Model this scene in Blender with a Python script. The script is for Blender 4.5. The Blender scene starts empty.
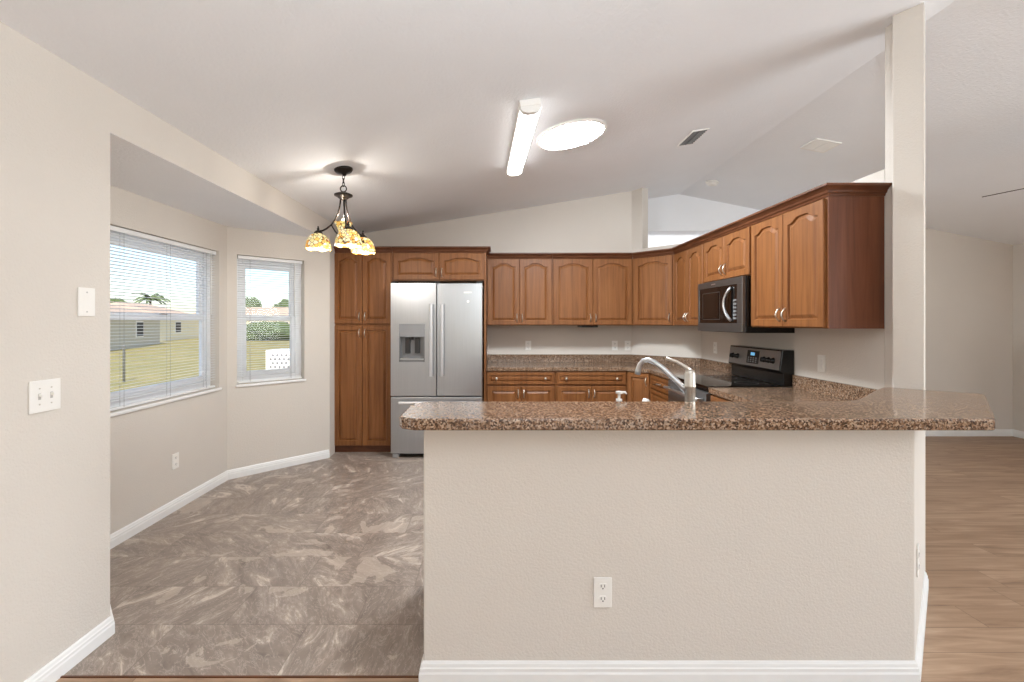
import bpy, bmesh, math, random
from mathutils import Vector, Matrix
R = random.Random(7)
PI = math.pi
sc = bpy.context.scene
COL = sc.collection
# ------------------------------------------------------------------ camera, sky, light, exposure
cam_d = bpy.data.cameras.new('camera'); cam = bpy.data.objects.new('camera', cam_d); COL.objects.link(cam)
cam.location = (0, 0, 1.40); cam.rotation_euler = (PI/2, 0, 0)
cam_d.sensor_fit = 'HORIZONTAL'; cam_d.sensor_width = 36; cam_d.lens = 455*36/1024
cam_d.shift_x = 16/1024; cam_d.shift_y = -19/1024; cam_d.clip_start = .02; cam_d.clip_end = 500
sc.camera = cam
W = bpy.data.worlds.new('sky'); sc.world = W; W.use_nodes = True
wn = W.node_tree.nodes; wl = W.node_tree.links
bg = wn['Background']; sk = wn.new('ShaderNodeTexSky'); sk.sky_type = 'NISHITA'
sk.sun_disc = False; sk.sun_elevation = math.radians(42); sk.sun_rotation = math.radians(150)
sk.air_density = 1.0; sk.dust_density = 1.2; sk.ozone_density = 1.5
wl.new(sk.outputs[0], bg.inputs[0]); bg.inputs[1].default_value = 0.24
def light(name, typ, loc, energy, color=(1,1,1), rot=(0,0,0), size=1, size_y=None, spread=None):
    d = bpy.data.lights.new(name, typ); o = bpy.data.objects.new(name, d); COL.objects.link(o)
    d.energy = energy; d.color = color; o.location = loc; o.rotation_euler = rot
    if typ == 'AREA':
        d.size = size
        if size_y: d.shape = 'RECTANGLE'; d.size_y = size_y
        if spread: d.spread = spread
    elif typ == 'POINT': d.shadow_soft_size = size
    return o
sun = light('sun', 'SUN', (0,0,20), 5.0, (1,.96,.9), (math.radians(48), 0, math.radians(25)))
sun.data.angle = .01
# added fill lamps, standing in for daylight from unseen living-room openings
light('fill_rear', 'AREA', (1.0,-3.9,1.35), 22, (.89,.955,1), (math.radians(100),0,0), 3.4, 2.1)
light('fill_side', 'AREA', (6.2,.2,1.5), 165, (.89,.955,1), (math.radians(100),0,PI/2), 3.0, 1.5)
# light bounced off the ceiling from behind the viewer (the photographer's flash / torchiere)
light('bounced_flash', 'AREA', (.3,-.15,2.1), 55, (.87,.95,1), (math.radians(160),0,0), .4, .4)
sc.view_settings.view_transform = 'Standard'; sc.view_settings.look = 'None'
sc.view_settings.exposure = 0.12; sc.view_settings.gamma = 1.0; sc.view_settings.use_curve_mapping = False
sc.cycles.max_bounces = 10; sc.cycles.diffuse_bounces = 6; sc.cycles.transparent_max_bounces = 24
sc.cycles.use_denoising = True; sc.cycles.sample_clamp_indirect = 6
# ------------------------------------------------------------------ materials
def lin(c):
    return tuple(((v/255)/12.92 if v/255 <= .04045 else ((v/255+.055)/1.055)**2.4) for v in c) + (1,)
class Mat:
    def __init__(s, name, col=(200,200,200), rough=.5, metal=0, spec=.5):
        s.m = bpy.data.materials.new(name); s.m.use_nodes = True
        s.n = s.m.node_tree.nodes; s.l = s.m.node_tree.links; s.b = s.n['Principled BSDF']
        s.b.inputs['Base Color'].default_value = lin(col); s.b.inputs['Roughness'].default_value = rough
        s.b.inputs['Metallic'].default_value = metal; s.b.inputs['Specular IOR Level'].default_value = spec
    def node(s, t, **k):
        n = s.n.new('ShaderNode'+t)
        for a, v in k.items():
            if a.startswith('i_'): n.inputs[a[2:].replace('_',' ')].default_value = v
            else: setattr(n, a, v)
        return n
    def pos(s, scale=(1,1,1)):
        g = s.node('NewGeometry'); m = s.node('Mapping'); m.inputs['Scale'].default_value = scale
        s.l.new(g.outputs['Position'], m.inputs[0]); return m.outputs[0]
    def noise(s, vec, scale, detail=3, rough=.5, dist=0):
        n = s.node('TexNoise'); n.inputs['Scale'].default_value = scale; n.inputs['Detail'].default_value = detail
        n.inputs['Roughness'].default_value = rough; n.inputs['Distortion'].default_value = dist
        s.l.new(vec, n.inputs['Vector']); return n.outputs['Fac']
    def ramp(s, fac, stops, interp='LINEAR'):
        r = s.node('ValToRGB'); r.color_ramp.interpolation = interp; e = r.color_ramp.elements
        while len(e) < len(stops): e.new(.5)
        for k, (p, c) in enumerate(stops):
            e[k].position = p; e[k].color = lin(c)
        s.l.new(fac, r.inputs[0]); return r.outputs[0]
    def mix(s, fac, a, b, mode='MIX'):
        m = s.node('MixRGB', blend_type=mode)
        for k, v in ((0, fac), (1, a), (2, b)):
            if isinstance(v, (int, float)): m.inputs[k].default_value = v
            elif isinstance(v, tuple): m.inputs[k].default_value = lin(v)
            else: s.l.new(v, m.inputs[k])
        return m.outputs[0]
    def math(s, op, a, b=0.0, c=None):
        m = s.node('Math', operation=op)
        for k, v in enumerate((a, b) if c is None else (a, b, c)):
            if isinstance(v, (int, float)): m.inputs[k].default_value = v
            else: s.l.new(v, m.inputs[k])
        return m.outputs[0]
    def color(s, c): s.l.new(c, s.b.inputs['Base Color'])
    def bump(s, h, strength, dist=.001):
        b = s.node('Bump'); b.inputs['Strength'].default_value = strength; b.inputs['Distance'].default_value = dist
        s.l.new(h, b.inputs['Height']); s.l.new(b.outputs[0], s.b.inputs['Normal'])
def plain(name, col, rough=.5, metal=0, spec=.5, var=.03):
    m = Mat(name, col, rough, metal, spec)
    n = m.noise(m.pos(), 9, 3)
    m.color(m.mix(n, tuple(c*(1-var) for c in col), tuple(min(255,c*(1+var)) for c in col)))
    return m.m
def wallmat(name, col, strength, scale):
    m = Mat(name, col, .82, 0, .25)
    n = m.noise(m.pos(), 3, 2); m.color(m.mix(n, tuple(c*.988 for c in col), tuple(c*1.008 for c in col)))
    m.bump(m.noise(m.pos(), scale, 3, .6), strength, .004); return m.m
M = {}
M['wall'] = wallmat('beige_textured_paint', (215,208,199), .5, 110)
M['ceiling'] = wallmat('white_knockdown_ceiling', (241,243,246), .85, 60)
M['trim'] = plain('white_gloss_trim', (238,238,236), .35, var=.01)
M['white'] = plain('white_plastic', (240,238,233), .35, var=.01)
M['vinyl'] = plain('white_vinyl', (236,238,240), .4, var=.01)
M['slat'] = plain('white_blind_slat', (232,233,233), .45, var=.01)
M['cord'] = plain('grey_cord', (150,150,150), .7)
M['dark'] = plain('dark_slot', (35,33,32), .6)
M['black'] = plain('black_enamel', (14,14,15), .22)
M['blackglass'] = plain('black_glass', (8,8,9), .06)
M['nickel'] = plain('brushed_nickel', (214,208,198), .36, 1)
M['chrome'] = plain('satin_chrome', (215,217,220), .32, 1)
M['handle'] = plain('satin_silver_handle', (225,226,228), .38, .85)
M['bronze'] = plain('dark_bronze', (46,40,36), .42, .7)
M['darkmetal'] = plain('black_stainless', (112,110,108), .36, .85)
def steel():
    m = Mat('brushed_stainless_steel', (172,175,179), .3, 1)
    n = m.noise(m.pos((260,260,3)), 1, 3)
    m.color(m.mix(n, (172,175,179), (190,193,197)))
    r = m.math('MULTIPLY_ADD', n, .12, .27); m.l.new(r, m.b.inputs['Roughness'])
    return m.m
M['steel'] = steel()
def wood(name, c1, c2, c3, s=(34,34,1.6)):
    m = Mat(name, c2, .42, 0, .3)
    p = m.pos(s); n = m.noise(p, 1, 5, .6, .6); f = m.noise(m.pos((160,160,5)), 1, 2)
    c = m.ramp(n, [(.28, c1), (.5, c2), (.75, c3)])
    c = m.mix(m.math('MULTIPLY', f, .35), c, c1)
    m.color(c); m.b.inputs['Coat Weight'].default_value = .08; m.b.inputs['Coat Roughness'].default_value = .3
    return m.m
M['wood'] = wood('cherry_stained_cabinet_wood', (104,62,32), (132,84,46), (148,100,60))
M['wood2'] = wood('cherry_stained_rail_wood', (78,44,26), (98,58,36), (116,72,46), (6,6,34))
M['woodend'] = wood('dark_veneer_end_panel', (92,54,36), (110,66,45), (124,78,54))
def granite():
    m = Mat('speckled_brown_granite', (150,120,95), .14)
    p = m.pos(); v = m.node('TexVoronoi'); v.inputs['Scale'].default_value = 170
    m.l.new(p, v.inputs['Vector'])
    sep = m.node('SeparateColor'); m.l.new(v.outputs['Color'], sep.inputs[0])
    base = m.ramp(sep.outputs[0], [(0, (22,18,17)), (.18, (52,38,32)), (.38, (106,78,58)), (.62, (152,120,94)), (.84, (198,172,148)), (1, (124,112,104))])
    n = m.noise(p, 22, 4); c = m.mix(m.math('MULTIPLY', n, .4), base, (128,98,72))
    n2 = m.noise(p, 300, 2); c = m.mix(m.math('MULTIPLY', n2, .25), c, (40,30,26))
    m.color(c); return m.m
M['granite'] = granite()
def tilefloor():
    m = Mat('marbled_stone_look_tile', (140,125,115), .33, 0, .5)
    g = m.node('NewGeometry'); s = m.node('SeparateXYZ'); m.l.new(g.outputs['Position'], s.inputs[0])
    yr = m.math('DIVIDE', m.math('SUBTRACT', s.outputs[1], 1.80), .3045)
    row = m.math('FLOOR', yr)
    xr = m.math('DIVIDE', m.math('ADD', m.math('ADD', s.outputs[0], .87), m.math('MULTIPLY', row, .39)), .609)
    colm = m.math('FLOOR', xr)
    fy = m.math('FRACT', yr); fx = m.math('FRACT', xr)
    def edge(f, w):
        a = m.math('SUBTRACT', .5, m.math('ABSOLUTE', m.math('SUBTRACT', f, .5)))
        return m.math('LESS_THAN', a, w)
    gr = m.math('MAXIMUM', edge(fy, .008), edge(fx, .004))
    cb = m.node('CombineXYZ'); m.l.new(colm, cb.inputs[0]); m.l.new(row, cb.inputs[1])
    wn_ = m.node('TexWhiteNoise'); wn_.noise_dimensions = '3D'; m.l.new(cb.outputs[0], wn_.inputs[0])
    sv = m.node('SeparateColor'); m.l.new(wn_.outputs['Color'], sv.inputs[0])
    rot = m.node('VectorRotate'); rot.rotation_type = 'Z_AXIS'
    m.l.new(g.outputs['Position'], rot.inputs['Vector'])
    m.l.new(m.math('MULTIPLY_ADD', sv.outputs[0], 2.4, .1), rot.inputs['Angle'])
    off = m.node('VectorMath', operation='MULTIPLY_ADD'); m.l.new(wn_.outputs['Color'], off.inputs[0])
    off.inputs[1].default_value = (13,13,13); m.l.new(rot.outputs[0], off.inputs[2])
    mp = m.node('Mapping'); mp.inputs['Scale'].default_value = (2.2, 6.5, 2); m.l.new(off.outputs[0], mp.inputs[0])
    a = m.noise(mp.outputs[0], 1.5, 9, .68, .9)
    c = m.ramp(a, [(.26, (98,87,79)), (.40, (130,117,107)), (.52, (144,130,119)), (.60, (164,150,138)), (.65, (212,200,186)), (.70, (156,142,131)), (.8, (190,177,164))])
    vn = m.noise(mp.outputs[0], 3.6, 7, .68, .8)
    vein = m.math('LESS_THAN', m.math('ABSOLUTE', m.math('SUBTRACT', vn, .5)), .014)
    c = m.mix(m.math('MULTIPLY', vein, .28), c, (226,212,198))
    big = m.noise(off.outputs[0], 3.4, 5, .55, .6)
    c = m.mix(m.math('MULTIPLY', m.math('GREATER_THAN', big, .60), .38), c, (214,198,182))
    c = m.mix(m.math('MULTIPLY', m.noise(g.outputs['Position'], 60, 4), .3), c, (128,112,102))
    c = m.mix(m.math('MULTIPLY', gr, .4), c, (94,80,72))
    m.color(c); m.bump(m.math('SUBTRACT', 1.0, gr), .3, .001)
    return m.m
M['tile'] = tilefloor()
def plankfloor():
    m = Mat('oak_look_plank', (160,125,95), .42, 0, .4)
    g = m.node('NewGeometry'); s = m.node('SeparateXYZ'); m.l.new(g.outputs['Position'], s.inputs[0])
    yr = m.math('DIVIDE', m.math('SUBTRACT', s.outputs[1], 1.928), .158); row = m.math('FLOOR', yr)
    rn = m.node('TexWhiteNoise'); rn.noise_dimensions = '1D'; m.l.new(row, rn.inputs['W'])
    xr = m.math('DIVIDE', m.math('MULTIPLY_ADD', rn.outputs[0], 1.2, s.outputs[0]), 1.22); col = m.math('FLOOR', xr)
    fy = m.math('FRACT', yr); fx = m.math('FRACT', xr)
    def edge(f, w):
        return m.math('LESS_THAN', m.math('SUBTRACT', .5, m.math('ABSOLUTE', m.math('SUBTRACT', f, .5))), w)
    gr = m.math('MAXIMUM', edge(fy, .010), edge(fx, .0015))
    cb = m.node('CombineXYZ'); m.l.new(col, cb.inputs[0]); m.l.new(row, cb.inputs[1])
    w2 = m.node('TexWhiteNoise'); m.l.new(cb.outputs[0], w2.inputs[0])
    off = m.node('VectorMath', operation='MULTIPLY_ADD'); m.l.new(w2.outputs['Color'], off.inputs[0])
    off.inputs[1].default_value = (9,9,9); m.l.new(g.outputs['Position'], off.inputs[2])
    mp = m.node('Mapping'); mp.inputs['Scale'].default_value = (1.5, 15, 1); m.l.new(off.outputs[0], mp.inputs[0])
    a = m.noise(mp.outputs[0], 1.3, 6, .6, .9)
    c = m.ramp(a, [(.25, (118,92,72)), (.42, (156,127,103)), (.6, (178,149,123)), (.78, (196,169,144))])
    sv = m.node('SeparateColor'); m.l.new(w2.outputs['Color'], sv.inputs[0])
    c = m.mix(m.math('MULTIPLY', sv.outputs[0], .35), c, (140,110,86))
    c = m.mix(m.math('MULTIPLY', gr, .6), c, (84,60,44))
    m.color(c); return m.m
M['plank'] = plankfloor()
def glass():
    m = Mat('window_glass'); n = m.n; l = m.l
    t = n.new('ShaderNodeBsdfTransparent'); g = n.new('ShaderNodeBsdfGlossy'); g.inputs['Roughness'].default_value = .02
    mx = n.new('ShaderNodeMixShader'); mx.inputs[0].default_value = .008
    l.new(t.outputs[0], mx.inputs[1]); l.new(g.outputs[0], mx.inputs[2])
    l.new(mx.outputs[0], n['Material Output'].inputs[0]); return m.m
M['glass'] = glass()
def emit(name, col, st):
    m = Mat(name, col, .5); m.b.inputs['Emission Color'].default_value = lin(col); m.b.inputs['Emission Strength'].default_value = st
    return m.m
M['tube'] = emit('lit_acrylic_lens', (255,253,250), 7)
M['skytube'] = emit('lit_skylight_diffuser', (243,250,255), 150)
M['bulb'] = emit('lit_bulb', (255,225,170), 8)
M['lcd'] = emit('blue_display', (120,190,235), .6)
def stained():
    m = Mat('amber_stained_glass', (230,190,110), .25)
    p = m.pos(); v = m.node('TexVoronoi'); v.inputs['Scale'].default_value = 42; m.l.new(p, v.inputs['Vector'])
    s = m.node('SeparateColor'); m.l.new(v.outputs['Color'], s.inputs[0])
    c = m.ramp(s.outputs[0], [(0, (214,110,60)), (.06, (236,160,70)), (.2, (240,184,84)), (.42, (248,214,120)), (.65, (253,238,190)), (.85, (226,214,140)), (1, (255,246,220))])
    e = m.node('TexVoronoi', feature='DISTANCE_TO_EDGE'); e.inputs['Scale'].default_value = 42; m.l.new(p, e.inputs['Vector'])
    ln = m.math('LESS_THAN', e.outputs['Distance'], .05)
    c = m.mix(ln, c, (70,48,30)); m.color(c)
    m.l.new(c, m.b.inputs['Emission Color']); m.b.inputs['Emission Strength'].default_value = .38
    return m.m
M['stained'] = stained()
M['grass'] = Mat('lawn_grass', (150,160,80), .9)
_g = M['grass']; _n = _g.noise(_g.pos(), .6, 6); _n2 = _g.noise(_g.pos(), 8, 4)
_g.color(_g.mix(_n2, _g.ramp(_n, [(.3, (150,138,88)), (.6, (180,160,108)), (.8, (196,176,128))]), (136,132,76))); M['grass'] = _g.m
M['stucco_shaded'] = plain('shaded_stucco', (196,188,170), .9)  # greyed to put the shade on this house wall into its colour
M['stucco_cream'] = plain('cream_stucco', (232,222,192), .9)
M['roof'] = plain('tan_shingle_roof', (196,172,150), .9, var=.08)
M['leaf'] = plain('green_leaves', (84,98,58), .8, var=.3)
M['bark'] = plain('palm_bark', (120,104,84), .9, var=.15)
M['fence'] = plain('galvanized_fence_post', (150,150,150), .5, .5)
M['hole'] = plain('lattice_shadow', (120,120,122), .8)
# ------------------------------------------------------------------ mesh helpers
class MB:
    def __init__(s, xf=None): s.bm = bmesh.new(); s.xf = xf or (lambda p: Vector(p))
    def v(s, p): return s.bm.verts.new(s.xf(p))
    def face(s, vs, smooth=False):
        try: f = s.bm.faces.new(vs); f.smooth = smooth; return f
        except ValueError: return None
    def box(s, x0, x1, y0, y1, z0, z1):
        c = [s.v((x, y, z)) for z in (z0, z1) for y in (y0, y1) for x in (x0, x1)]
        for f in ((0,1,3,2),(4,6,7,5),(0,4,5,1),(1,5,7,3),(3,7,6,2),(2,6,4,0)): s.face([c[i] for i in f])
        return s
    def prism(s, poly, z0, z1):
        a = [s.v((x, y, z0 if not callable(z0) else z0(x,y))) for x, y in poly]
        b = [s.v((x, y, z1 if not callable(z1) else z1(x,y))) for x, y in poly]
        s.face(a[::-1]); s.face(b); n = len(poly)
        for i in range(n): s.face([a[i], a[(i+1)%n], b[(i+1)%n], b[i]])
        return s
    def prism_y(s, poly, y0, y1):     # poly in x,z
        a = [s.v((x, y0, z)) for x, z in poly]; b = [s.v((x, y1, z)) for x, z in poly]
        s.face(a); s.face(b[::-1]); n = len(poly)
        for i in range(n): s.face([a[i], a[(i+1)%n], b[(i+1)%n], b[i]])
        return s
    def loops(s, loops, cap0=True, cap1=True, smooth=False, closed=True):
        vs = [[s.v(p) for p in L] for L in loops]; n = len(loops[0])
        for a, b in zip(vs, vs[1:]):
            for i in range(n if closed else n-1): s.face([a[i], a[(i+1)%n], b[(i+1)%n], b[i]], smooth)
        if cap0: s.face(vs[0][::-1])
        if cap1: s.face(vs[-1])
        return s
    def lathe(s, prof, c=(0,0,0), n=20, axis='Z', smooth=True):
        L = []
        for r, h in prof:
            r = max(r, .0002)
            ring = []
            for k in range(n):
                a = 2*PI*k/n; u, w = r*math.cos(a), r*math.sin(a)
                q = {'Z': (u, w, h), 'X': (h, u, w), 'Y': (w, h, u)}[axis]
                ring.append((c[0]+q[0], c[1]+q[1], c[2]+q[2]))
            L.append(ring)
        return s.loops(L, smooth=smooth)
    def tube(s, pts, r, n=8, smooth=True):
        pts = [Vector(p) for p in pts]; rs = r if isinstance(r, (list, tuple)) else [r]*len(pts)
        L = []; up = None
        for i, p in enumerate(pts):
            t = (pts[min(i+1, len(pts)-1)] - pts[max(i-1, 0)]).normalized()
            if up is None: up = Vector((0,0,1)) if abs(t.z) < .9 else Vector((1,0,0))
            a = t.cross(up)
            if a.length < 1e-5: a = t.cross(Vector((0,1,0)))
            a.normalize(); b = t.cross(a).normalized(); up = -b if (-b).dot(up) > 0 else b
            L.append([tuple(p + a*rs[i]*math.cos(2*PI*k/n) + b*rs[i]*math.sin(2*PI*k/n)) for k in range(n)])
        return s.loops(L, smooth=smooth)
    def sphere(s, c, r, n=12, sz=1):
        return s.lathe([(r*math.sin(PI*k/8), -r*sz*math.cos(PI*k/8)) for k in range(9)], c, n)
    def build(s, name, mat, parent=None, bevel=0, loc=None):
        bmesh.ops.recalc_face_normals(s.bm, faces=s.bm.faces)
        me = bpy.data.meshes.new(name)
        o = bpy.data.objects.new(name, me); COL.objects.link(o)
        if parent is not None:
            off = parent.location if parent.parent is None else parent.parent.location
            off = ROOT.get(parent.name, Vector((0,0,0)))
            for v in s.bm.verts: v.co -= off
            o.parent = parent; ROOT[o.name] = off
        else: ROOT[o.name] = Vector((0,0,0))
        s.bm.to_mesh(me); s.bm.free(); me.materials.append(M[mat] if isinstance(mat, str) else mat)
        if bevel:
            b = o.modifiers.new('bevel', 'BEVEL'); b.width = bevel; b.segments = 2; b.limit_method = 'ANGLE'; b.angle_limit = math.radians(40)
        return o
ROOT = {}
def thing(name, label, cat, loc, group=None):
    o = bpy.data.objects.new(name, None); COL.objects.link(o); o.location = loc; o.empty_display_size = .1
    ROOT[o.name] = Vector(loc); o['label'] = label; o['category'] = cat
    if group: o['group'] = group
    return o
def tag(o, label, cat, group=None, kind=None):
    o['label'] = label; o['category'] = cat
    if group: o['group'] = group
    if kind: o['kind'] = kind
    return o
def struct(o, label, cat):
    o['kind'] = 'structure'; o['label'] = label; o['category'] = cat; return o
def lab(o, l): o['label'] = l; return o
def frame(O, U, N):
    O, U, N = Vector(O), Vector(U).normalized(), Vector(N).normalized()
    return lambda p: O + U*p[0] + N*p[1] + Vector((0,0,1))*p[2]      # (along, outward, up)
S2 = math.sqrt(.5)
# ------------------------------------------------------------------ geometry constants
XL, XBAY, YB, XR = -1.73, -2.39, 5.50, 2.22
YHW = 1.757
def cz(x, y=0): return 2.723+.158*x if x <= 2.44 else 3.1085-.195*(x-2.44)
A_, B_ = (2.245,2.385), (2.155,2.475)
# ------------------------------------------------------------------ floors, ceiling
FLK = [(-.2,1.80),(1.6,1.80),(2.2,2.40),(2.28,2.52),(2.28,5.0),(1.75,5.53),(1.65,5.65),(-2.75,5.65),(-2.75,1.80)]
struct(MB().prism(FLK, -.12, 0).build('floor', 'tile'), 'marbled brown-grey stone-look tile floor of the kitchen and dining nook', 'floor')
struct(MB().prism([(-1.9,-4.1),(6.6,-4.1),(6.6,7.2),(1.06,7.2),(1.06,5.65),(1.65,5.65),(1.75,5.53),(2.28,5.0),(2.28,2.52),(2.2,2.40),(1.6,1.80),(-1.9,1.80)], -.12, -.0005).build('floor_living', 'plank'), 'oak-look plank floor of the living room', 'floor')
struct(MB().box(XL, -.28, 1.790, 1.797, -.01, .004).build('trim_threshold', 'wood2'), 'dark strip where the tile meets the plank floor', 'trim')
m = MB(); m.prism_y([(XL-.02, cz(XL-.02)), (2.44, cz(2.44)), (6.5, cz(6.5)), (6.5, 3.3), (XL-.02, 3.3)], -4.15, 6.2)
struct(m.build('ceiling', 'ceiling'), 'white textured vaulted ceiling', 'ceiling')
# ------------------------------------------------------------------ walls
T = .14
m = MB(); m.prism([(XL,-4.0),(XL,2.04),(XL-T*.41,2.04+T*.0),(XL-T,2.04-T*.41),(XL-T,-4.0)], -.1, 2.46)
m.prism([(XL,2.04),(XL,YB+.14),(XL-.16,YB+.14),(XL-.16,2.04)], 2.25, 2.46); m.box(XBAY-.12,XL-.16,2.04,YB,2.31,2.46)
struct(m.build('wall_left', 'wall'), 'beige textured left wall with a header over the dining bay', 'wall')
def wall_seg(mb, p0, p1, z0, z1, hole=None, t=.14, ext0=0, ext1=0):
    # interior side is to the right of p0->p1 ; thickness goes to the left
    p0, p1 = Vector((*p0,0)), Vector((*p1,0)); U = (p1-p0).normalized(); N = Vector((-U.y, U.x, 0)); L = (p1-p0).length
    q = MB(frame(p0, U, N)); q.bm.free(); q.bm = mb.bm
    if hole is None: q.box(-ext0, L+ext1, 0, t, z0, z1); return
    a, b, h0, h1 = hole
    q.box(-ext0, a, 0, t, z0, z1); q.box(b, L+ext1, 0, t, z0, z1); q.box(a, b, 0, t, z0, h0); q.box(a, b, 0, t, h1, z1)
WZ0, WZ1 = .835, 2.01
m = MB(); wall_seg(m, (XL,2.04), (XBAY,2.70), -.1, 2.30, ext1=.05); struct(m.build('wall_bay_near', 'wall'), 'beige angled near wall of the dining bay', 'wall')
m = MB(); wall_seg(m, (XBAY,2.70), (XBAY,4.04), -.1, 2.30, (.11,1.23,WZ0,WZ1), ext1=.05); struct(m.build('wall_bay_left', 'wall'), 'beige bay wall around the large window', 'wall')
m = MB(); wall_seg(m, (XBAY,4.04), (-1.722,4.708), -.1, 2.30, (.081,.686,WZ0,WZ1), ext1=.0); struct(m.build('wall_bay_far', 'wall'), 'beige angled bay wall around the narrow window', 'wall')
m = MB(); m.prism([(XL-.0015,2.04),(XBAY-.1,2.70),(XBAY-.1,4.1),(XL-.0015,4.72)], 2.2485, 2.2495)
struct(m.build('ceiling_bay', 'ceiling'), 'low white ceiling over the dining bay', 'ceiling')
m = MB(); m.box(XL-.16, -1.745, 4.865, YB+.14, -.1, 2.249); MBS = MB().box(XL-.1, -1.722, 4.708, 4.864, -.1, 2.249); struct(MBS.build('wall_bay_end','wall'),'short beige wall end beside the pantry','wall'); struct(m.build('wall_pantry_side', 'wall'), 'beige wall beside the pantry cabinet', 'wall')
m = MB(); m.prism_y([(XL-.14,-.1),(1.64,-.1),(1.64,cz(1.64)+.02),(XL-.14,cz(XL-.14)+.02)], YB, YB+.14)
zc = lambda x, y: cz(x)+.02
m.prism([(1.64,YB),(1.738,5.402),(1.838,5.502),(1.70,YB+.14),(1.64,YB+.14)], -.1, zc)
struct(m.build('wall_back', 'wall'), 'beige kitchen back wall rising to the vaulted ceiling', 'wall')
m = MB(); m.prism([(1.738,5.402),(XR,4.92),(XR,2.60),(XR+.13,2.60),(XR+.13,4.975),(1.83,5.495)], -.1, 2.274)
struct(m.build('wall_right', 'wall'), 'beige kitchen side wall behind the range, stopping below the ceiling', 'wall')
m = MB(); m.prism([A_, B_, (XR,2.54), (XR,2.60), (XR+.13,2.60), (XR+.13,2.49)], -.1, lambda x, y: cz(x)+.02)
struct(m.build('wall_column', 'wall', bevel=.006), 'beige full-height column at the end of the breakfast bar', 'column')
m = MB(); m.prism([(-.28,YHW),(1.617,YHW),A_,B_,(1.564,YHW+.127),(-.28,YHW+.127)], -.1, .998)
struct(m.build('wall_peninsula', 'wall', bevel=.005), 'beige half wall under the granite breakfast bar', 'wall')
m = MB(); m.box(-.285,1.6,YHW-.004,YHW,.985,1.0); m.build('trim_bar', 'trim'); struct(bpy.data.objects['trim_bar'], 'thin white trim under the bar top', 'trim')
# living room shell
m = MB(); m.prism_y([(4.0,-.1),(6.49,-.1),(6.49,cz(6.49)+.02),(4.0,cz(4.0)+.02)], 5.59, 5.73)
struct(m.build('wall_living_back', 'wall'), 'beige far wall of the living room', 'wall')
m = MB(); m.box(6.35,6.49,-4,-1.4,-.1,2.4); m.box(6.35,6.49,1.8,5.6,-.1,2.4); m.box(6.35,6.49,-1.4,1.8,-.1,.7); m.box(6.35,6.49,-1.4,1.8,2.25,2.4)
struct(m.build('wall_living_right', 'wall'), 'beige outer wall of the living room', 'wall')
m = MB(); m.prism_y([(XL-.14,2.45),(6.49,2.35),(6.49,cz(6.49)+.02),(2.44,cz(2.44)+.02),(XL-.14,cz(XL)+.02)], -4.14, -4.0)
m.box(XL-.14,-.75,-4.14,-4,-.1,2.45); m.box(2.75,6.49,-4.14,-4,-.1,2.4)
struct(m.build('wall_front', 'wall'), 'beige wall with a wide sliding door behind the viewer', 'wall')
m = MB()
m.prism_y([(1.2,2.62),(4.14,2.62),(4.14,cz(4.14)+.02),(2.44,cz(2.44)+.02),(1.2,cz(1.2)+.02)], 6.08, 6.2)
struct(m.build('wall_gable', 'ceiling'), 'white gable above the lower ceiling beyond the kitchen', 'wall')
m = MB(); m.box(4.0,4.14,5.73,7.0,-.1,2.7); m.box(1.2,4.14,6.95,7.09,-.1,2.7); m.box(1.06,1.2,5.64,7.0,-.1,3.0)
struct(m.build('wall_far', 'ceiling'), 'white walls of the space beyond the kitchen', 'wall')
m = MB(); m.box(1.06,4.14,6.2,7.09,2.62,2.72); struct(m.build('ceiling_far', 'ceiling'), 'lower white ceiling beyond the kitchen', 'ceiling')
# ------------------------------------------------------------------ baseboards
BP = [(0,0),(.016,0),(.016,.045),(.013,.052),(.013,.062),(.010,.066),(.008,.076),(.004,.083),(0,.083)]
def sweep(mb, pts, prof, side=1, z=0, ends=None):
    # pts: xy polyline, profile (out,up) offset to the right of travel * side, mitred
    n = len(pts); P = [Vector((*p,)) for p in pts]; L = []
    for i in range(n):
        d0 = (P[i]-P[i-1]).normalized() if i else None; d1 = (P[i+1]-P[i]).normalized() if i < n-1 else None
        if ends and i == 0 and ends[0] is not None: d0 = Vector(ends[0]).normalized()
        if ends and i == n-1 and ends[1] is not None: d1 = Vector(ends[1]).normalized()
        ns = [Vector((d.y,-d.x))*side for d in (d0,d1) if d is not None]
        q = ns[0] if len(ns) == 1 else (ns[0]+ns[1])/(1+ns[0].dot(ns[1]))
        L.append([(P[i].x+q.x*o, P[i].y+q.y*o, z+u) for o, u in prof])
    mb.loops(L)
def board(nm, pts, label, side=1):
    m = MB(); sweep(m, pts, BP, side); struct(m.build(nm, 'trim'), label, 'baseboard')
board('baseboard_left', [(XL,-3.99),(XL,2.04),(XBAY,2.70),(XBAY,4.04),(-1.727,4.703)], 'white baseboard along the left wall and dining bay')
BPH = [(o, u*1.12) for o, u in BP]
m = MB(); sweep(m, [(-.28,1.80),(-.28,YHW),(1.617,YHW),(2.245,2.385),(2.226,2.404)], BPH, 1); struct(m.build('baseboard_peninsula', 'trim'), 'white baseboard around the foot of the half wall', 'baseboard')
board('baseboard_living', [(4.0,5.59),(6.35,5.59),(6.35,-3.9)], 'white baseboard of the living room')
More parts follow.
